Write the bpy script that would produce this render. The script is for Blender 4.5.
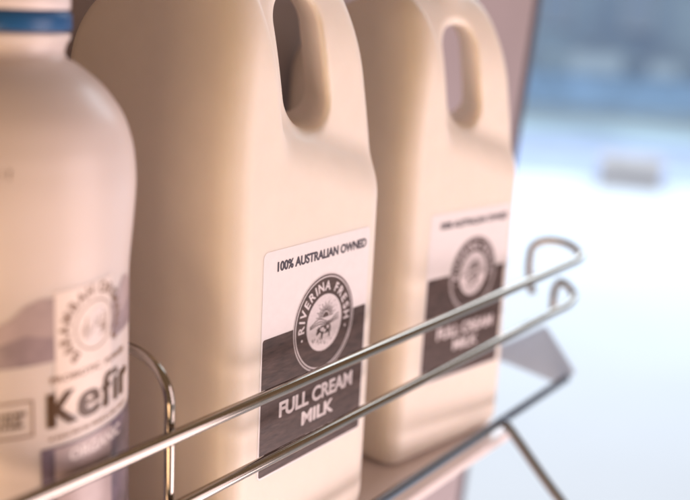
import bpy, bmesh, math, random
import numpy as np
from mathutils import Vector, Matrix
random.seed(7)
for o in list(bpy.data.objects): bpy.data.objects.remove(o)
S = bpy.context.scene
COL = S.collection
R = math.radians
H = 0.837            # height of the shelf floor the bottles stand on
BASE = 0.011         # how far the bottles reach below the front rail's level
EYE = H + 0.302 + BASE

# ------------------------------------------------------------------ camera
cam = bpy.data.cameras.new('camera'); co = bpy.data.objects.new('camera', cam); COL.objects.link(co)
right = Vector((0.57393945, -0.8173263, 0.05070733)); up = Vector((0.1639827, 0.17537697, 0.97074847))
fwd = Vector((0.80231115, 0.54883572, -0.23468313))
M = Matrix((right, up, -fwd)).transposed().to_4x4(); M.translation = Vector((0, -0.32, EYE))
co.matrix_world = M
cam.sensor_width = 36; cam.lens = 53.61; cam.clip_start = 0.02; cam.clip_end = 200
cam.dof.use_dof = True; cam.dof.focus_distance = 0.528; cam.dof.aperture_fstop = 3.8; cam.dof.aperture_blades = 0
S.camera = co

# ------------------------------------------------------------------ light
w = bpy.data.worlds.new('World'); S.world = w; w.use_nodes = True
w.node_tree.nodes['Background'].inputs[0].default_value = (0.70, 0.45, 0.27, 1)
w.node_tree.nodes['Background'].inputs[1].default_value = 0.40
def area(name, loc, target, size, energy, color, sy=None):
    l = bpy.data.lights.new(name, 'AREA'); l.size = size; l.energy = energy; l.color = color
    if sy: l.shape = 'RECTANGLE'; l.size_y = sy
    o = bpy.data.objects.new(name, l); COL.objects.link(o); o.location = loc
    o.rotation_euler = (Vector(target) - Vector(loc)).to_track_quat('-Z', 'Y').to_euler(); return o
area('room_lamp', (1.0, -1.3, EYE - 0.12), (0.5, 0, EYE - 0.15), 0.9, 8.2, (1.0, 0.81, 0.86), 0.9)
area('floor_bounce_fill', (1.0, -0.95, EYE - 1.02), (0.5, 0, EYE - 0.15), 0.8, 14, (1.0, 0.78, 0.78), 0.6)  # added fill standing in for bounce off the floor, brightens the rods' undersides
area('warm_side_fill', (-0.75, -0.40, EYE - 0.80), (0.37, 0.07, EYE - 0.34), 0.7, 10.0, (1.0, 0.64, 0.36), 0.6)  # unseen fill added for an orange glow low on the bottles' left sides
area('far_floor_fill', (6.5, 2.2, 3.6), (6.5, 2.2, 0), 6.0, 480, (0.74, 0.88, 1.0), 6.0)  # cool light added over the far floor to brighten it, no fitting there
S.view_settings.view_transform = 'Standard'; S.view_settings.look = 'None'
S.view_settings.exposure = 0.08; S.view_settings.gamma = 1
S.cycles.max_bounces = 10; S.cycles.transparent_max_bounces = 12

# ------------------------------------------------------------------ materials
def mat(name, col, rough=0.5, metal=0, sss=0, var=0.0, vscale=30, bump=0, bscale=300, spec=0.5, coat=0, rvar=0, stretch=(1,1,1)):
    m = bpy.data.materials.new(name); m.use_nodes = True
    nt = m.node_tree; n = nt.nodes; b = n['Principled BSDF']
    b.inputs['Base Color'].default_value = (*col, 1); b.inputs['Roughness'].default_value = rough
    b.inputs['Metallic'].default_value = metal; b.inputs['Specular IOR Level'].default_value = spec
    b.inputs['Coat Weight'].default_value = coat; b.inputs['Coat Roughness'].default_value = 0.15
    if sss:
        b.inputs['Subsurface Weight'].default_value = sss
        b.inputs['Subsurface Radius'].default_value = (1.0, 0.75, 0.55); b.inputs['Subsurface Scale'].default_value = 0.008
    tc = n.new('ShaderNodeTexCoord'); mp = n.new('ShaderNodeMapping'); mp.inputs['Scale'].default_value = stretch
    nt.links.new(tc.outputs['Object'], mp.inputs['Vector'])
    if var or rvar:
        t = n.new('ShaderNodeTexNoise'); t.inputs['Scale'].default_value = vscale; t.inputs['Detail'].default_value = 5
        nt.links.new(mp.outputs[0], t.inputs['Vector'])
        if var:
            r = n.new('ShaderNodeValToRGB'); r.color_ramp.elements[0].position = 0.3; r.color_ramp.elements[1].position = 0.7
            r.color_ramp.elements[0].color = (*[c * (1 - var) for c in col], 1)
            r.color_ramp.elements[1].color = (*[min(1, c * (1 + var)) for c in col], 1)
            nt.links.new(t.outputs['Fac'], r.inputs[0]); nt.links.new(r.outputs[0], b.inputs['Base Color'])
        if rvar:
            mr = n.new('ShaderNodeMapRange'); mr.inputs['To Min'].default_value = max(0.02, rough - rvar); mr.inputs['To Max'].default_value = rough + rvar
            nt.links.new(t.outputs['Fac'], mr.inputs['Value']); nt.links.new(mr.outputs[0], b.inputs['Roughness'])
    if bump:
        t2 = n.new('ShaderNodeTexNoise'); t2.inputs['Scale'].default_value = bscale; t2.inputs['Detail'].default_value = 3
        nt.links.new(mp.outputs[0], t2.inputs['Vector'])
        bp = n.new('ShaderNodeBump'); bp.inputs['Strength'].default_value = bump; bp.inputs['Distance'].default_value = 0.001
        nt.links.new(t2.outputs['Fac'], bp.inputs['Height']); nt.links.new(bp.outputs[0], b.inputs['Normal'])
    return m
MILK = mat('milk_plastic', (0.87, 0.795, 0.70), 0.44, sss=0.4, var=0.018, bump=0.10, bscale=160, rvar=0.06, vscale=60)
KEFIRP = mat('kefir_plastic', (0.76, 0.67, 0.63), 0.34, sss=0.4, bump=0.08, bscale=140, rvar=0.05, vscale=50)
PAPER = mat('label_paper', (0.88, 0.84, 0.85), 0.34, var=0.02, vscale=200, bump=0.06, bscale=500)
INK = mat('label_ink', (0.078, 0.049, 0.042), 0.42, spec=0.3, var=0.42, vscale=420, bump=0.10, bscale=900, stretch=(0.22, 1, 1))
INKT = mat('text_ink', (0.055, 0.045, 0.065), 0.4)
PALE = mat('pale_ink', (0.74, 0.68, 0.70), 0.4, var=0.10, vscale=900)
KPANEL = mat('kefir_panel', (0.90, 0.78, 0.72), 0.3, var=0.02, vscale=150)
KMAUVE = mat('kefir_scene', (0.47, 0.37, 0.37), 0.32, var=0.16, vscale=70)
KMAUVE2 = mat('kefir_hills', (0.35, 0.27, 0.29), 0.32, var=0.2, vscale=90)
KBROWN = mat('kefir_ink', (0.085, 0.036, 0.008), 0.35)
KBROWN2 = mat('kefir_small_ink', (0.26, 0.15, 0.09), 0.35)
KBAND = mat('kefir_band', (0.17, 0.13, 0.17), 0.3, var=0.35, vscale=110)
KWHITE = mat('kefir_white', (0.85, 0.76, 0.74), 0.35)
CHROME = mat('wire_chrome', (0.38, 0.34, 0.30), 0.12, metal=1, rvar=0.05, vscale=90)
STEEL = mat('rail_steel', (0.34, 0.38, 0.45), 0.25, metal=1, rvar=0.06, vscale=60)
PLATE = mat('end_plate_plastic', (0.58, 0.61, 0.68), 0.35, var=0.05, vscale=30)
b_ = PLATE.node_tree.nodes['Principled BSDF']; b_.inputs['Transmission Weight'].default_value = 0.55; b_.inputs['IOR'].default_value = 1.15
CAPB = mat('blue_cap', (0.012, 0.10, 0.27), 0.35, bump=0.1)
CAPW = mat('milk_cap', (0.05, 0.16, 0.42), 0.35)
LINER = mat('liner_plastic', (0.42, 0.35, 0.36), 0.4, var=0.04, vscale=8, bump=0.08, bscale=90)
GASKET = mat('gasket_rubber', (0.10, 0.10, 0.13), 0.6)
FLOOR = mat('floor_pale', (0.76, 0.82, 0.90), 0.35, var=0.04, vscale=1.2)
WALLM = mat('wall_blue', (0.45, 0.63, 0.92), 0.6, var=0.28, vscale=1.6)
MATT = mat('teal_mat', (0.48, 0.65, 0.86), 0.6, var=0.35, vscale=0.9)
BLIND = mat('window_frame_white', (0.55, 0.66, 0.78), 0.5)
GLASSW = mat('window_pane', (0.45, 0.62, 0.85), 0.15)
COUNTER = mat('counter_teal', (0.36, 0.55, 0.80), 0.5, var=0.2, vscale=3)
BOXM = mat('carton', (0.46, 0.43, 0.43), 0.7, var=0.15, vscale=6)
WHITEB = mat('white_goods', (0.55, 0.68, 0.80), 0.5)
TRAY = mat('tray_plastic', (0.90, 0.80, 0.78), 0.14, coat=0.8, var=0.03, vscale=12, bump=0.05, bscale=120, rvar=0.05)

# ------------------------------------------------------------------ helpers
def thing(name, label, cat, loc, group=None, rz=0):
    o = bpy.data.objects.new(name, None); COL.objects.link(o); o.location = loc; o.rotation_euler = (0, 0, rz)
    o.empty_display_size = 0.02; o['label'] = label; o['category'] = cat
    if group: o['group'] = group
    return o
def link(name, me, mats, parent=None, smooth=False):
    for m in (mats if isinstance(mats, (list, tuple)) else [mats]): me.materials.append(m)
    if smooth: me.polygons.foreach_set('use_smooth', [True] * len(me.polygons))
    o = bpy.data.objects.new(name, me); COL.objects.link(o)
    if parent: o.parent = parent
    return o
def from_bm(name, bm, mats, parent=None, smooth=False):
    me = bpy.data.meshes.new(name); bm.to_mesh(me); bm.free(); return link(name, me, mats, parent, smooth)
def box_bm(x0, x1, y0, y1, z0, z1, bev=0, bm=None, seg=2):
    b = bmesh.new(); bmesh.ops.create_cube(b, size=1)
    for v in b.verts: v.co = Vector(((x0 + x1) / 2 + v.co.x * (x1 - x0), (y0 + y1) / 2 + v.co.y * (y1 - y0), (z0 + z1) / 2 + v.co.z * (z1 - z0)))
    if bev: bmesh.ops.bevel(b, geom=list(b.edges), offset=bev, segments=seg, affect='EDGES', profile=0.5)
    if bm is None: return b
    t = bpy.data.meshes.new('t'); b.to_mesh(t); b.free(); bm.from_mesh(t); bpy.data.meshes.remove(t); return bm
def catmull(P, n=8):
    P = [Vector(p) for p in P]; Q = [P[0] * 2 - P[1]] + P + [P[-1] * 2 - P[-2]]; o = []
    for i in range(1, len(Q) - 2):
        a, b, c, d = Q[i - 1:i + 3]
        for k in range(n):
            t = k / n
            o.append(0.5 * (2 * b + (c - a) * t + (2 * a - 5 * b + 4 * c - d) * t * t + (3 * b - a - 3 * c + d) * t ** 3))
    o.append(P[-1]); return o
def tube(P, r, bm=None, seg=16):
    bm = bm or bmesh.new(); P = [Vector(p) for p in P]; rings = []
    T = (P[1] - P[0]).normalized(); N = T.orthogonal().normalized()
    for i, p in enumerate(P):
        t = (P[min(i + 1, len(P) - 1)] - P[max(i - 1, 0)]).normalized()
        N = (N - t * N.dot(t)).normalized(); B = t.cross(N)
        rings.append([bm.verts.new(p + r * (math.cos(a) * N + math.sin(a) * B)) for a in [2 * math.pi * k / seg for k in range(seg)]])
    for a, b in zip(rings, rings[1:]):
        for k in range(seg): bm.faces.new((a[k], a[(k + 1) % seg], b[(k + 1) % seg], b[k]))
    bm.faces.new(rings[0][::-1]); bm.faces.new(rings[-1]); return bm
def lathe(prof, seg=96, bm=None):
    bm = bm or bmesh.new(); rings = []
    for r, z in prof: rings.append([bm.verts.new((r * math.cos(2 * math.pi * k / seg), r * math.sin(2 * math.pi * k / seg), z)) for k in range(seg)])
    for a, b in zip(rings, rings[1:]):
        for k in range(seg): bm.faces.new((a[k], a[(k + 1) % seg], b[(k + 1) % seg], b[k]))
    bm.faces.new(rings[0][::-1]); bm.faces.new(rings[-1]); return bm
def smooth_prof(prof, n=6):
    return [(max(p.x, 0.0005), p.y) for p in catmull([(r, z, 0) for r, z in prof], n)]

prof = [(0.040, 0.0 - BASE), (0.0455, 0.002 - BASE), (0.0480, 0.008 - BASE), (0.0484, 0.02 - BASE), (0.0485, 0.07), (0.0487, 0.12), (0.0488, 0.16), (0.0489, 0.180), (0.0493, 0.190), (0.0506, 0.204), (0.0519, 0.222), (0.0514, 0.233), (0.0500, 0.2415), (0.0460, 0.2525), (0.0378, 0.2635), (0.0282, 0.2712), (0.0242, 0.2735), (0.0231, 0.2762), (0.0240, 0.2795), (0.0253, 0.2815), (0.0255, 0.2835)]
KP = [(p[0], p[1]) for p in smooth_prof(prof) if p[1] < 0.25]; KZ = [p[1] for p in KP]; KR = [p[0] for p in KP]     # kefir body radius by height
# ---- flat printing: everything is drawn in label coordinates (x right, z up) and then laid on the label
class Print:
    def __init__(s): s.v = []; s.f = []; s.m = []; s.lay = []
    def add(s, verts, faces, m, lay):
        b = len(s.v); s.v += [tuple(p) for p in verts]; s.lay += [lay] * len(verts)
        for f in faces: s.f.append([b + i for i in f]); s.m.append(m)
    def poly(s, pts, m, lay):
        from mathutils.geometry import tessellate_polygon
        t = tessellate_polygon([[Vector((p[0], p[1], 0)) for p in pts]])
        s.add(pts, t, m, lay)
    def rect(s, x0, z0, x1, z1, m, lay): s.poly([(x0, z0), (x1, z0), (x1, z1), (x0, z1)], m, lay)
    def rrect(s, x0, z0, x1, z1, r, m, lay):
        p = []
        for cx, cz, a in ((x1 - r, z0 + r, -90), (x1 - r, z1 - r, 0), (x0 + r, z1 - r, 90), (x0 + r, z0 + r, 180)):
            p += [(cx + r * math.cos(R(a + k * 15)), cz + r * math.sin(R(a + k * 15))) for k in range(7)]
        s.poly(p, m, lay)
    def ring(s, cx, cz, r0, r1, m, lay, n=72, a0=0, a1=360):
        k = n; full = abs(a1 - a0) >= 360
        A = [R(a0 + (a1 - a0) * i / n) for i in range(n + 1)]
        v = [(cx + r0 * math.cos(a), cz + r0 * math.sin(a)) for a in A] + [(cx + r1 * math.cos(a), cz + r1 * math.sin(a)) for a in A]
        s.add(v, [(i, i + 1, n + 2 + i, n + 1 + i) for i in range(n)], m, lay)
    def disc(s, cx, cz, r, m, lay, n=72): s.poly([(cx + r * math.cos(2 * math.pi * k / n), cz + r * math.sin(2 * math.pi * k / n)) for k in range(n)], m, lay)
    def stroke(s, pts, wd, m, lay):
        for (x0, z0), (x1, z1) in zip(pts, pts[1:]):
            L = math.hypot(x1 - x0, z1 - z0) or 1e-9; nx, nz = -(z1 - z0) / L * wd / 2, (x1 - x0) / L * wd / 2
            s.poly([(x0 + nx, z0 + nz), (x0 - nx, z0 - nz), (x1 - nx, z1 - nz), (x1 + nx, z1 + nz)], m, lay)
def bold_fit(P, body, x0, x1, z0, z1, m, lay, k, bold=0.018):
    for i, (a, b) in enumerate(((0, 0), (k, 0), (-k, 0), (0, k * .6), (0, -k * .6))): text_fit(P, body, x0 + a, x1 + a, z0 + b, z1 + b, m, lay + i * 0.25, bold)
_tc = {}
def glyphs(body, bold):
    k = (body, bold)
    if k not in _tc:
        c = bpy.data.curves.new('t', 'FONT'); c.body = body; c.size = 1; c.offset = bold; c.resolution_u = 6
        o = bpy.data.objects.new('t', c); COL.objects.link(o)
        me = bpy.data.meshes.new_from_object(o.evaluated_get(bpy.context.evaluated_depsgraph_get()))
        _tc[k] = ([(v.co.x, v.co.y) for v in me.vertices], [list(p.vertices) for p in me.polygons])
        bpy.data.objects.remove(o); bpy.data.curves.remove(c); bpy.data.meshes.remove(me)
    return _tc[k]
def text_fit(P, body, x0, x1, z0, z1, m, lay, bold=0.02):
    v, f = glyphs(body, bold); xs = [p[0] for p in v]; zs = [p[1] for p in v]
    a, b, c, d = min(xs), max(xs), min(zs), max(zs)
    P.add([(x0 + (p[0] - a) / (b - a) * (x1 - x0), z0 + (p[1] - c) / (d - c) * (z1 - z0)) for p in v], f, m, lay)
def text_arc(P, body, cx, cz, r, ang0, ang1, h, m, lay, bold=0.02, wide=1.0):
    # letters spread clockwise from ang0 to ang1, feet towards the centre; advance follows each letter's width
    W = {'I': .42, ' ': .5, 'M': 1.15, 'N': 1.0, 'A': 1.0, 'F': .82, 'E': .86, 'S': .86, 'O': 1.08}
    ad = [W.get(c, .95) for c in body]; tot = sum(ad); x = 0
    for c, a in zip(body, ad):
        t = ang0 + (ang1 - ang0) * (x + a / 2) / tot; x += a
        if c == ' ': continue
        v, f = glyphs(c, bold); xs = [p[0] for p in v]; mid = (min(xs) + max(xs)) / 2; sc = h / 0.70
        th = R(t); e = (math.sin(th), -math.cos(th)); n = (math.cos(th), math.sin(th))
        P.add([(cx + (p[0] - mid) * sc * wide * e[0] + (r + p[1] * sc) * n[0], cz + (p[0] - mid) * sc * wide * e[1] + (r + p[1] * sc) * n[1]) for p in v], f, m, lay)
LAY = 0.00004
def lay_flat(P, name, mats, parent, y=-0.0001, warp=None):
    bm = bmesh.new(); vs = [bm.verts.new((x, y - l * LAY, z + BASE)) for (x, z), l in zip(P.v, P.lay)]
    for f, m in zip(P.f, P.m):
        try: bm.faces.new([vs[i] for i in f]).material_index = m
        except ValueError: pass
    bm.normal_update()
    for f in bm.faces:
        if f.normal.y > 0: f.normal_flip()
    return from_bm(name, bm, mats, parent)
def lay_round(P, name, mats, parent, rad, phi0, skew=0.0):
    # x of the drawing is in degrees round the bottle
    bm = bmesh.new(); ll = bm.verts.layers.float.new('lay'); vs = []
    for (x, z), l in zip(P.v, P.lay):
        v = bm.verts.new((x, 0, z)); v[ll] = l; vs.append(v)
    for f, m in zip(P.f, P.m):
        try: bm.faces.new([vs[i] for i in f]).material_index = m
        except ValueError: pass
    x0 = min(p[0] for p in P.v); x1 = max(p[0] for p in P.v); k = x0 + 2
    while k < x1:
        bmesh.ops.bisect_plane(bm, geom=list(bm.verts) + list(bm.edges) + list(bm.faces), dist=1e-7, plane_co=(k, 0, 0), plane_no=(1, 0, 0)); k += 2
    k = min(p[1] for p in P.v) + 0.0017
    while k < max(p[1] for p in P.v):
        if k > 0.150: bmesh.ops.bisect_plane(bm, geom=list(bm.verts) + list(bm.edges) + list(bm.faces), dist=1e-7, plane_co=(0, 0, k), plane_no=(0, 0, 1))
        k += 0.0025
    bmesh.ops.triangulate(bm, faces=[f for f in bm.faces if len(f.verts) > 4])
    lay = {}
    for f in bm.faces:                       # new cut vertices take the layer of their face neighbours
        mx_ = max(v[ll] for v in f.verts)
        for v in f.verts: lay[v] = max(lay.get(v, 0), mx_)
    for v in bm.verts:
        a = R(phi0 + v.co.x); zz = v.co.z + skew * v.co.x; rr = max(rad, float(np.interp(zz, KZ, KR)) + 0.0001) + lay.get(v, v[ll]) * LAY
        v.co = Vector((rr * math.cos(a), rr * math.sin(a), v.co.z + BASE + skew * v.co.x))
    bm.normal_update()
    for f in bm.faces:
        c = f.calc_center_median()
        if f.normal.dot(Vector((c.x, c.y, 0))) < 0: f.normal_flip()
    return from_bm(name, bm, mats, parent)

# ------------------------------------------------------------------ setting: room behind the open door
def struct(name, bm, m):
    o = from_bm(name, bm, m); o['kind'] = 'structure'; return o
AZ = R(20.0); E1 = Vector((math.cos(AZ), math.sin(AZ), 0)); E2 = Vector((math.sin(AZ), -math.cos(AZ), 0)); ROT = math.atan2(E1.y, E1.x)
def far(D, r, z=0): return Vector((0, -0.32, 0)) + E1 * D + E2 * r + Vector((0, 0, z))
bm = bmesh.new(); bmesh.ops.create_grid(bm, x_segments=2, y_segments=2, size=30); struct('floor', bm, FLOOR)
def placed(name, bm, m, D, r, label=None, cat=None, group=None, parent=None):
    o = from_bm(name, bm, m, parent)
    if parent is None: o.location = far(D, r); o.rotation_euler = (0, 0, ROT)
    if label: o['label'] = label; o['category'] = cat
    if group: o['group'] = group
    return o
# local frame of far things: +x away from the camera, +y to the left of the picture
o = placed('wall', box_bm(0, 0.2, -6, 6, 0, 3.2), WALLM, 15.0, 0); o['kind'] = 'structure'
o = placed('floor_strip', box_bm(0, 4.2, -6, 6, 0, 0.006), MATT, 10.0, 0); o['kind'] = 'structure'
o = placed('floor_strip', box_bm(0, 2.4, -6, 6, 0, 0.005), mat('lavender_falloff', (0.42, 0.50, 0.70), 0.5, var=0.15, vscale=2.0), 7.58, 0); o['kind'] = 'structure'  # painted falloff: lavender colour dims the bright floor in steps towards the back
for r, wd, lb in ((-0.98, 0.46, 'tall pale blue window nearest the milk bottles, out of focus'), (0.12, 0.40, 'narrow pale blue window farther right on the blue wall, out of focus')):
    t = thing('window', lb, 'window', far(14.94, r, 0.95), 'windows in the blue wall', ROT)
    b = bmesh.new()
    for a in (-wd / 2, wd / 2 - 0.05): box_bm(-0.03, 0.05, a, a + 0.05, 0, 1.6, 0, b)
    for z in (0, 1.55): box_bm(-0.028, 0.048, -wd / 2 + 0.05, wd / 2 - 0.05, z, z + 0.05, 0, b)
    from_bm('frame', b, BLIND, t); from_bm('pane', box_bm(0, 0.02, -wd / 2 + 0.05, wd / 2 - 0.05, 0.05, 1.55), GLASSW, t)
t = thing('counter', 'long low dark teal counter against the blue wall, out of focus', 'counter', far(13.6, 0), None, ROT)
from_bm('cabinet', box_bm(0, 0.55, -2.4, 2.4, 0.0, 0.36, 0.01), COUNTER, t); from_bm('worktop', box_bm(-0.03, 0.58, -2.43, 2.43, 0.36, 0.40, 0.008), COUNTER, t)
for r, wd, hh, lb in ((-0.35, 0.66, 0.24, 'wider white box on the teal counter, beside the milk bottles in the photo'), (0.50, 0.36, 0.17, 'smaller white box on the teal counter, at the right of the photo')):
    b = box_bm(-0.14, 0.14, -wd / 2, wd / 2, 0, hh, 0.02); box_bm(-0.15, 0.15, -wd / 2 - 0.01, wd / 2 + 0.01, hh, hh + 0.03, 0.01, b)
    o = placed('storage_box', b, WHITEB, 13.85, r, lb, 'box', 'white boxes on the counter'); o.location.z = 0.402
b = box_bm(-0.2, 0.2, -0.21, 0.21, 0.004, 0.15, 0.006); box_bm(-0.205, 0.205, -0.215, 0.215, 0.15, 0.19, 0.004, b)
placed('carton', b, BOXM, 7.4, 0.13, 'small greyish brown carton lying on the pale floor, out of focus', 'carton')

# ------------------------------------------------------------------ the refrigerator door behind the shelf
door = thing('fridge_door', 'pinkish plastic inner face of a fridge door behind the bottles', 'fridge door', (0.4, 0.140, 0))
b = bmesh.new()
def edge(z): return 0.998 - 0.4 + 0.150 * (z - EYE)      # right-hand edge of the liner leans outwards to the top
for y in (0.0, 0.05):
    for x, z in ((-1.1, 0.12), (edge(0.12), 0.12), (edge(1.75), 1.75), (-1.1, 1.75)): b.verts.new((x, y, z))
b.verts.ensure_lookup_table(); V = b.verts
for f in ((3, 2, 1, 0), (4, 5, 6, 7), (0, 1, 5, 4), (1, 2, 6, 5), (2, 3, 7, 6), (3, 0, 4, 7)): b.faces.new([V[i] for i in f])
bmesh.ops.recalc_face_normals(b, faces=b.faces)
bmesh.ops.bevel(b, geom=list(b.edges), offset=0.012, segments=4, affect='EDGES', profile=0.5)
from_bm('liner', b, LINER, door, True)
from_bm('gasket', tube([(edge(0.12) + 0.002, 0.006, 0.12), (edge(1.75) + 0.002, 0.006, 1.75)], 0.007), GASKET, door, True)

# ------------------------------------------------------------------ the wire-fronted door shelf
G = -0.0175
shelf = thing('door_shelf', 'fridge door shelf with two chrome guard rods in front of the bottles', 'shelf', (0, 0, H))
b = box_bm(-0.25, 0.688, -0.014, 0.139, -0.009, -0.0006, 0.002); from_bm('tray', b, TRAY, shelf)
z1, z2 = EYE - H - 0.1945, EYE - H - 0.2300; ZR = EYE - H - 0.2995
XE = 0.785
b = tube(catmull([(-0.25, G, z1), (0.2, G, z1), (0.5, G, z1), (0.74, G, z1), (0.778, G, z1 + .0005), (0.7905, G + .004, z1 + .003), (0.7905, G + .016, z1 + .009), (0.786, G + .032, z1 + .0095), (0.782, G + .042, z1 + .003), (0.780, G + .043, z1 - .010), (0.779, G + .041, z1 - .024), (0.777, G + .036, z1 - .036)], 10), 0.0033)
from_bm('guard_rod', b, CHROME, shelf, True)
b = tube(catmull([(-0.25, G, z2), (0.2, G, z2), (0.5, G, z2), (0.73, G, z2), (0.765, G, z2), (0.785, G + .003, z2 + .003), (0.788, G + .010, z2 + .009), (0.785, G + .015, z2 + .013), (0.781, G + .018, z2 + .008), (0.779, G + .018, z2 - .001), (0.778, G + .017, z2 - .012)], 10), 0.0031)
from_bm('guard_rod', b, CHROME, shelf, True)
b = tube([(-0.25, -0.0155, ZR), (0.786, -0.0155, ZR)], 0.0034); from_bm('front_rail', b, STEEL, shelf, True)
for x in (0.3165, -0.06):
    b = tube(catmull([(x, 0.139, 0.142 + BASE), (x, 0.06, 0.142 + BASE), (x, 0.018, 0.1418 + BASE), (x, 0.004, 0.1398 + BASE), (x, -0.006, 0.134 + BASE), (x, -0.0112, 0.1245 + BASE), (x, -0.0118, 0.11 + BASE), (x, -0.0118, 0.06 + BASE), (x, -0.0118, 0.002)], 8), 0.0025)
    o = from_bm('divider', b, CHROME, shelf, True)
# end bracket: a thick grey plastic plate across the depth of the shelf
b = bmesh.new(); pts = [(y, z + EYE - H) for y, z in ((-0.0225, -0.2935), (-0.0065, -0.3055), (0.0386, -0.2995), (0.078, -0.2965), (0.078, -0.2925), (0.0449, -0.2835), (0.0087, -0.2585))]
fr_ = [b.verts.new((0.784, y, z)) for y, z in pts]; bk = [b.verts.new((0.789, y, z)) for y, z in pts]; n_ = len(pts)
b.faces.new(fr_); b.faces.new(bk[::-1])
for i in range(n_): b.faces.new((fr_[i], bk[i], bk[(i + 1) % n_], fr_[(i + 1) % n_]))
bmesh.ops.recalc_face_normals(b, faces=b.faces); bmesh.ops.bevel(b, geom=list(b.edges), offset=0.0012, segments=2, affect='EDGES')
from_bm('end_plate', b, PLATE, shelf)
b = tube(catmull([(0.667, -0.0155, ZR), (0.667, -0.030, ZR - 0.0135), (0.667, -0.0596, ZR - 0.042), (0.667, -0.115, ZR - 0.090)], 4), 0.0036)
from_bm('support_strut', b, STEEL, shelf, True)

# ------------------------------------------------------------------ milk bottle (implicit surface -> mesh)
def smax(a, b, k):
    h = np.clip(0.5 + 0.5 * (a - b) / k, 0, 1); return a * h + b * (1 - h) + k * h * (1 - h)
def smin(a, b, k): return -smax(-a, -b, k)
Wd, Dp = 0.140, 0.130
def bottle_sdf(x, y, z):      # z = 0 is the level of the front rail, the foot is BASE below
    dz = np.clip(z - 0.262, 0, None)
    sb = np.where(dz < 0.04, 0.045 - np.sqrt(np.clip(0.045 ** 2 - np.minimum(dz, .04) ** 2, 0, None)), 0.0244 + (dz - 0.04) * 1.3)
    sf = np.where(dz < 0.06, 0.11 - np.sqrt(np.clip(0.11 ** 2 - np.minimum(dz, .06) ** 2, 0, None)), 0.0178 + (dz - 0.06) * 0.9)
    li = 0.010 * np.clip((z - 0.215) / 0.09, 0, None) ** 1.6
    ri = 0.027 * np.clip((z - 0.192) / 0.11, 0, None) ** 1.25
    xl, xr, yl, yr = li - 0.0045, Wd - ri, sf, Dp - sb
    cx, hx, cy, hy = (xl + xr) / 2, (xr - xl) / 2, (yl + yr) / 2, np.maximum((yr - yl) / 2, 0.012)
    r = np.where(x > cx, 0.024, 0.016); r = np.minimum(r, hy - 0.001)
    qx = np.abs(x - cx) - hx + r; qy = np.abs(y - cy) - hy + r
    d = np.hypot(np.maximum(qx, 0), np.maximum(qy, 0)) + np.minimum(np.maximum(qx, qy), 0) - r
    d = smax(d, -z - BASE, 0.014); d = smax(d, z - 0.336, 0.03)
    # pinched hand grip on the right, front and back
    xw = 0.038 - 0.21 * (z - 0.227)
    def carve(t, face):
        slope = (z - (0.227 - 0.294 * (x - 0.038)) - 1.45 * t) / 1.8
        return smax(smax(xw - x, -slope, 0.008), smax(face, z - 0.330, 0.008), 0.004)
    d = smax(d, -carve(y, y - (0.0105 + sf)), 0.007)
    d = smax(d, -carve(Dp - y, (0.040 + 0.4 * sf) - y), 0.012)
    xc = 0.0605 - 0.22 * (z - 0.27) + 0.85 * (y - 0.0105)
    px = np.abs(x - xc) - 0.0185 + 0.0175; pz = np.abs(z - 0.270) - 0.036 + 0.0175
    hole = np.hypot(np.maximum(px, 0), np.maximum(pz, 0)) + np.minimum(np.maximum(px, pz), 0) - 0.0175
    d = smax(d, -hole, 0.007)
    d = d + 0.0008 * np.clip((y - 0.018) / 0.03, 0, 1) * np.sin(38 * y + 21 * z + 1) * np.sin(33 * z - 14 * y)      # slight dents of thin plastic
    neck = np.maximum(np.hypot(x - 0.062, y - 0.050) - 0.0185, np.maximum(0.31 - z, z - 0.362))
    return smin(d, neck, 0.012)
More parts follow.
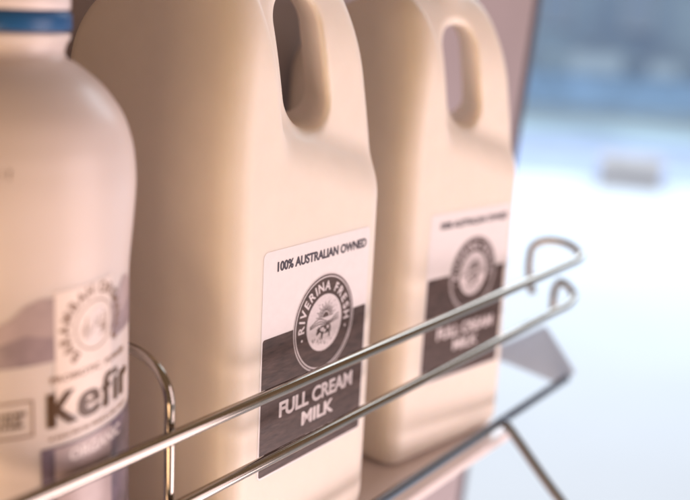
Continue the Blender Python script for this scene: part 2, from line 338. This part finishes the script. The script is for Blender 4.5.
def surface_nets(fn, lo, hi, h):
    ax = [np.arange(lo[i], hi[i] + h, h) for i in range(3)]
    X, Y, Z = np.meshgrid(*ax, indexing='ij'); F = fn(X, Y, Z); s = F < 0
    n = np.array(F.shape); cn = n - 1
    acc = np.zeros((*cn, 3)); cnt = np.zeros(cn)
    corners = [(i, j, k) for i in (0, 1) for j in (0, 1) for k in (0, 1)]
    def sl(c): return tuple(slice(c[i], c[i] + cn[i]) for i in range(3))
    for a in corners:
        for ax_ in range(3):
            if a[ax_] == 1: continue
            b_ = list(a); b_[ax_] = 1
            fa, fb = F[sl(a)], F[sl(b_)]; cr = (fa < 0) != (fb < 0)
            t = np.where(cr, fa / np.where(cr, fa - fb, 1), 0)
            for i in range(3): acc[..., i] += np.where(cr, a[i] + (t if i == ax_ else 0), 0)
            cnt += cr
    act = cnt > 0; idx = -np.ones(cn, int); idx[act] = np.arange(act.sum())
    ijk = np.argwhere(act); P = np.array(lo) + (ijk + acc[act] / cnt[act][:, None]) * h
    quads = []
    for ax_ in range(3):
        u, v = (ax_ + 1) % 3, (ax_ + 2) % 3
        A = [slice(None)] * 3; B = [slice(None)] * 3; A[ax_] = slice(0, -1); B[ax_] = slice(1, None)
        cr = s[tuple(A)] != s[tuple(B)]; e = np.argwhere(cr)
        e = e[(e[:, u] > 0) & (e[:, v] > 0) & (e[:, u] < cn[u]) & (e[:, v] < cn[v])]
        ins = s[tuple(e.T)]
        def c(du, dv):
            q = e.copy(); q[:, u] -= du; q[:, v] -= dv; return idx[tuple(q.T)]
        Q = np.stack([c(1, 1), c(0, 1), c(0, 0), c(1, 0)], 1); Q[~ins] = Q[~ins][:, ::-1]; quads.append(Q)
    Q = np.concatenate(quads)
    for _ in range(3):                      # pull the vertices onto the surface
        e = 4e-4; f0 = fn(*P.T)
        g = np.stack([(fn(*(P + np.eye(3)[i] * e).T) - fn(*(P - np.eye(3)[i] * e).T)) / (2 * e) for i in range(3)], 1)
        P -= 0.8 * (np.clip(f0, -h, h) / np.maximum((g ** 2).sum(1), 0.2))[:, None] * g
    me = bpy.data.meshes.new('body'); me.from_pydata(P.tolist(), [], Q.tolist()); me.update(); return me
body_mesh = surface_nets(bottle_sdf, (-0.012, -0.008, -0.031), (0.15, 0.140, 0.372), 0.002)
body_mesh.transform(Matrix.Translation((0, 0, BASE)))

MG = 'milk bottles standing in the door shelf'
milk = thing('milk_bottle', 'white plastic milk bottle with moulded handle, in sharp focus, label readable', 'milk bottle', (0.375, 0, H), MG)
link('body', body_mesh, MILK, milk, True)
# screw cap with grip ribs
b = bmesh.new(); segs = 120; rings = []
for r, z, rib in ((0.0205, 0.346, 1), (0.0205, 0.362, 1), (0.0195, 0.3655, 0), (0.012, 0.3662, 0)):
    rings.append([b.verts.new((0.062 + (r + rib * 0.0006 * (k % 4 < 2)) * math.cos(2 * math.pi * k / segs), 0.050 + (r + rib * 0.0006 * (k % 4 < 2)) * math.sin(2 * math.pi * k / segs), z + BASE)) for k in range(segs)])
for a, c in zip(rings, rings[1:]):
    for k in range(segs): b.faces.new((a[k], a[(k + 1) % segs], c[(k + 1) % segs], c[k]))
b.faces.new(rings[-1]); b.faces.new(rings[0][::-1]); from_bm('cap', b, CAPW, milk)

# --- the milk label: 0 paper, 1 dark ink, 2 text ink, 3 pale ink
LM = [PAPER, INK, INKT, PALE]
x0, x1, za, zb = 0.0201, 0.1178, 0.0488, 0.1755; bt = 0.1285
P = Print(); P.rrect(x0, za, x1, zb, 0.0035, 0, 0)
P.rrect(x0 + 0.0012, za + 0.0012, x1 - 0.0009, bt, 0.0016, 1, 1)
lab = lay_flat(P, 'label', LM, milk)
P = Print()
bold_fit(P, '100% AUSTRALIAN OWNED', 0.0317, 0.1140, 0.1638, 0.1690, 2, 2, 0.00022)
lay_flat(P, 'slogan', LM, lab); P = Print()
bold_fit(P, 'FULL CREAM', 0.0376, 0.1065, 0.0806, 0.0894, 3, 3, 0.00035)
bold_fit(P, 'MILK', 0.0584, 0.0880, 0.0694, 0.0772, 3, 3, 0.00045, 0.012)
lay_flat(P, 'product_name', LM, lab)
P = Print(); ex, ez = 0.0757, 0.1262
P.disc(ex, ez, 0.0285, 1, 2, 96); P.ring(ex, ez, 0.0262, 0.0269, 3, 3, 96); P.ring(ex, ez, 0.0279, 0.0285, 3, 3, 96)
P.disc(ex, ez, 0.0165, 3, 3, 80)
text_arc(P, 'RIVERINA FRESH', ex, ez, 0.0188, 188, -8, 0.0052, 3, 3, 0.028, 1.0)
for a in (197, -17): P.disc(ex + 0.0214 * math.cos(R(a)), ez + 0.0214 * math.sin(R(a)), 0.0008, 3, 3, 12)
sx, sz = ex + 0.0010, ez + 0.0030                                            # rising sun
P.poly([(sx + 0.0030 * math.cos(R(a)), sz + 0.0030 * math.sin(R(a))) for a in range(0, 181, 12)], 1, 4)
for k, a in enumerate(range(4, 178, 10)):
    l = 0.0092 if k % 2 else 0.0070; ca, sa = math.cos(R(a)), math.sin(R(a))
    P.stroke([(sx + 0.0036 * ca, sz + 0.0036 * sa), (sx + l * ca, sz + l * sa)], 0.00042 if k % 2 else 0.0006, 1, 4)
for dz, wv in ((0.0, 0.0016), (-0.0012, 0.0011), (-0.0022, 0.0007)):            # hills
    P.stroke([(ex - 0.0135 + 0.0027 * k, ez + 0.0014 + dz + wv * math.sin(k * 0.9 - 1.2)) for k in range(11)], 0.00055, 1, 4)
C_ = 0.0105
cow = [(-.40, .16), (-.28, .26), (.30, .24), (.44, .20), (.52, .02), (.50, -.22), (.47, -.22), (.46, .02), (.42, -.08), (.44, -.52), (.35, -.52), (.32, -.16), (.20, -.24), (-.10, -.20), (-.13, -.52), (-.22, -.52), (-.25, -.14), (-.36, -.08), (-.46, -.14), (-.58, -.22), (-.64, -.16), (-.56, .06), (-.62, .12), (-.52, .16), (-.46, .26)]
cz = ez - 0.0042; cxx = ex + 0.0002
P.poly([(cxx + p[0] * C_ * 1.15, cz + p[1] * C_) for p in cow], 1, 5)
for px_, pz_, pr in ((-.20, .06, .13), (.02, -.06, .10), (.30, .10, .10), (-.33, .06, .06)):
    P.poly([(cxx + C_ * (px_ + pr * 1.2 * math.cos(a)), cz + C_ * (pz_ + pr * (1 + .25 * math.sin(3 * a)) * math.sin(a))) for a in [k * math.pi / 9 for k in range(18)]], 3, 6)
for k in range(46):                                                            # engraved grass
    gx = ex + random.uniform(-0.0125, 0.0125); gz = ez - random.uniform(0.0085, 0.0135)
    if math.hypot(gx - ex, gz - ez) < 0.0150: P.stroke([(gx, gz), (gx + random.uniform(-.0004, .0006), gz + random.uniform(.0008, .0018))], 0.0003, 1, 4)
for k in range(14):
    gx = ex + random.uniform(-0.011, 0.011); gz = ez + random.uniform(0.004, 0.0125)
    if math.hypot(gx - ex, gz - ez) < 0.0145: P.stroke([(gx, gz), (gx + 0.0014, gz + random.uniform(-.0002, .0005))], 0.0002, 1, 4)
lay_flat(P, 'emblem', LM, lab)
# --- copy for the second bottle, a little smaller and turned towards the camera
m2 = milk.copy(); COL.objects.link(m2)
m2['label'] = 'white plastic milk bottle farther along the shelf, blurred, label unreadable'
m2.location = (0.563, 0.0142, H); m2.scale = (0.955,) * 3; m2.rotation_euler = (0, 0, R(-8))
for ch in list(milk.children):
    c = ch.copy(); COL.objects.link(c); c.parent = m2
    for g in list(ch.children):
        d = g.copy(); COL.objects.link(d); d.parent = c
    if c.name.startswith('label'): c.rotation_euler.y = R(0.6)

# ------------------------------------------------------------------ kefir bottle
kef = thing('kefir_bottle', 'round white kefir bottle with a blue screw cap, nearest on the left', 'kefir bottle', (0.2685, 0.0351, H))
sp = [(r, z + BASE) for r, z in smooth_prof(prof) + [(0.0225, 0.2840), (0.0222, 0.300), (0.0190, 0.300)]]
from_bm('body', lathe(sp), KEFIRP, kef, True)
def capring(r0, r1, za_, zb_, ribs, bm=None):
    bm = bm or bmesh.new(); n = 144; rg = []
    for r, z in ((r0 - .003, za_), (r0 - .0004, za_), (r0, za_ + .0006), (r1, zb_ - .0012), (r1 - .0008, zb_ - .0003), (r1 - .002, zb_)):
        rg.append([bm.verts.new(((r + (ribs if k % 3 == 0 and r > r0 - .001 else 0)) * math.cos(2 * math.pi * k / n), (r + (ribs if k % 3 == 0 and r > r0 - .001 else 0)) * math.sin(2 * math.pi * k / n), z + BASE)) for k in range(n)])
    for a, c in zip(rg, rg[1:]):
        for k in range(n): bm.faces.new((a[k], a[(k + 1) % n], c[(k + 1) % n], c[k]))
    bm.faces.new(rg[0][::-1]); bm.faces.new(rg[-1]); return bm
from_bm('tamper_ring', capring(0.0262, 0.0262, 0.2848, 0.2925, 0), CAPB, kef, True)
capk = from_bm('cap', capring(0.0262, 0.0256, 0.3000, 0.3140, 0.0005), CAPB, kef, True)
from_bm('cap_band', capring(0.0256, 0.0257, 0.2930, 0.2996, 0), KWHITE, capk, True)
PH = -127.1
KM = [KPANEL, KMAUVE, KMAUVE2, KBROWN, KBROWN2, KBAND, KWHITE]
SK = 0.00007
P = Print()
def hills(xa, xb, zlow, ztops, m, lay):
    n = len(ztops); P.poly([(xa, zlow)] + [(xb, zlow)] + [(xb - (xb - xa) * k / (n - 1), z) for k, z in enumerate(ztops[::-1])], m, lay)
hills(-70, 19, 0.1585, [.176, .179, .175, .172, .177, .181, .1795, .176, .1725, .174, .1765, .1815, .1835, .183], 1, 1)
hills(-70, 19, 0.1570, [.166, .169, .168, .164, .165, .168, .1705, .1685, .165, .166, .168, .1695, .168, .1665], 2, 2)
hills(52, 90, 0.1585, [.172, .176, .181, .180, .176, .173, .171], 1, 1)
hills(52, 90, 0.1570, [.163, .166, .168, .167, .163], 2, 2)
P.rect(18.5, 0.1330, 52, 0.1850, 0, 3)                                            # pale panel
P.rect(11, 0.012, 90, 0.1205, 5, 1); P.rect(17.5, 0.014, 52, 0.1195, 1, 2)          # lower band
base = lay_round(P, 'label', KM, kef, 0.0489, PH, SK)
K1 = 1 / math.radians(1) / 0.049      # metres -> degrees
P = Print()
def kt(body, a0, a1, z0_, z1_, m, bold): text_fit(P, body, a0, a1, z0_, z1_, m, 5, bold)
for ch_, a0_, a1_, h0_, h1_ in (('K', 14.4, 29.4, 0, .0140), ('e', 29.7, 43.0, -.0002, .0108), ('f', 44.4, 52.4, 0, .0146), ('i', 54.6, 57.6, 0, .0140), ('r', 60.6, 69.8, 0, .0105)):
    bold_fit(P, ch_, a0_ + .5, a1_ - .5, 0.1292 + h0_, 0.1292 + h1_, 3, 5, 0.0, 0.01)
    for q_ in (-.85, .85): text_fit(P, ch_, a0_ + .5 + q_, a1_ - .5 + q_, 0.1290 + h0_, 0.1294 + h1_, 3, 6 + q_ * .4, 0.01)
kt('ORGANIC', 25, 60, 0.1120, 0.1172, 6, 0.03)
kt('PROBIOTIC  POWER', 16, 66, 0.1476, 0.1502, 4, 0.03)
x = 15
while x < 66:                                                                    # two fine lines of unreadable print
    wd = random.uniform(0.8, 2.2); P.rect(x, 0.1236, x + wd, 0.1236 + random.uniform(.0009, .0014), 4, 5); x += wd + random.choice((.4, .4, 1.2))
bx0, bx1, bz0, bz1 = -14, 8, 0.1275, 0.1428
for r_ in ((bx0, bz0, bx1, bz0 + .0006), (bx0, bz1 - .0006, bx1, bz1), (bx0, bz0, bx0 + .7, bz1), (bx1 - .7, bz0, bx1, bz1)): P.rect(*r_, 4, 5)
for zz, xe in ((0.1378, 4.5), (0.1352, 3), (0.1326, 4)):
    x = -11
    while x < xe: wd = random.uniform(.8, 1.8); P.rect(x, zz - .0009, min(x + wd, xe), zz + .0006, 3, 5); x += wd + random.choice((.35, .9))
lay_round(P, 'lettering', KM, base, 0.0489, PH, SK)
# emblem ring on the kefir label, drawn in metres then turned to degrees
Q = Print()
text_arc(Q, 'BARAMBAH ORGANICS', 0, 0, 0.0128, 235, -45, 0.0044, 4, 5, 0.035, .9)
Q.ring(0, 0, 0.0098, 0.0104, 4, 5, 60)
Q.poly([(-.006, -.006), (-.002, -.0085), (.003, -.0083), (.0045, -.004), (.0015, -.001), (.003, .003), (.0055, .0045), (.003, .0075), (-.001, .0065), (-.0035, .003), (-.002, .0005), (-.005, -.002)], 6, 5)
for k in range(9): Q.stroke([(-.007 + k * .0016, -.003 - .002 * math.sin(k)), (-.0062 + k * .0016, .001 + .003 * math.sin(k * 1.7))], .0005, 4, 6)
for k in range(6): Q.stroke([(.002 + .0004 * k, -.005 + .0022 * k), (.006 - .0003 * k, -.0045 + .002 * k)], .0005, 4, 6)
Q.v = [(40.5 + p[0] * K1, 0.1672 + p[1]) for p in Q.v]
lay_round(Q, 'emblem', KM, base, 0.0489, PH, SK)
P = Print(); P.rect(-.2, .2318, .25, .2354, 3, 0); P.rect(.25, .2342, .8, .2352, 3, 0); P.rect(-3.2, .2325, -2.8, .2350, 3, 0)
lay_round(P, 'date_mark', KM, kef, 0.0489, PH)
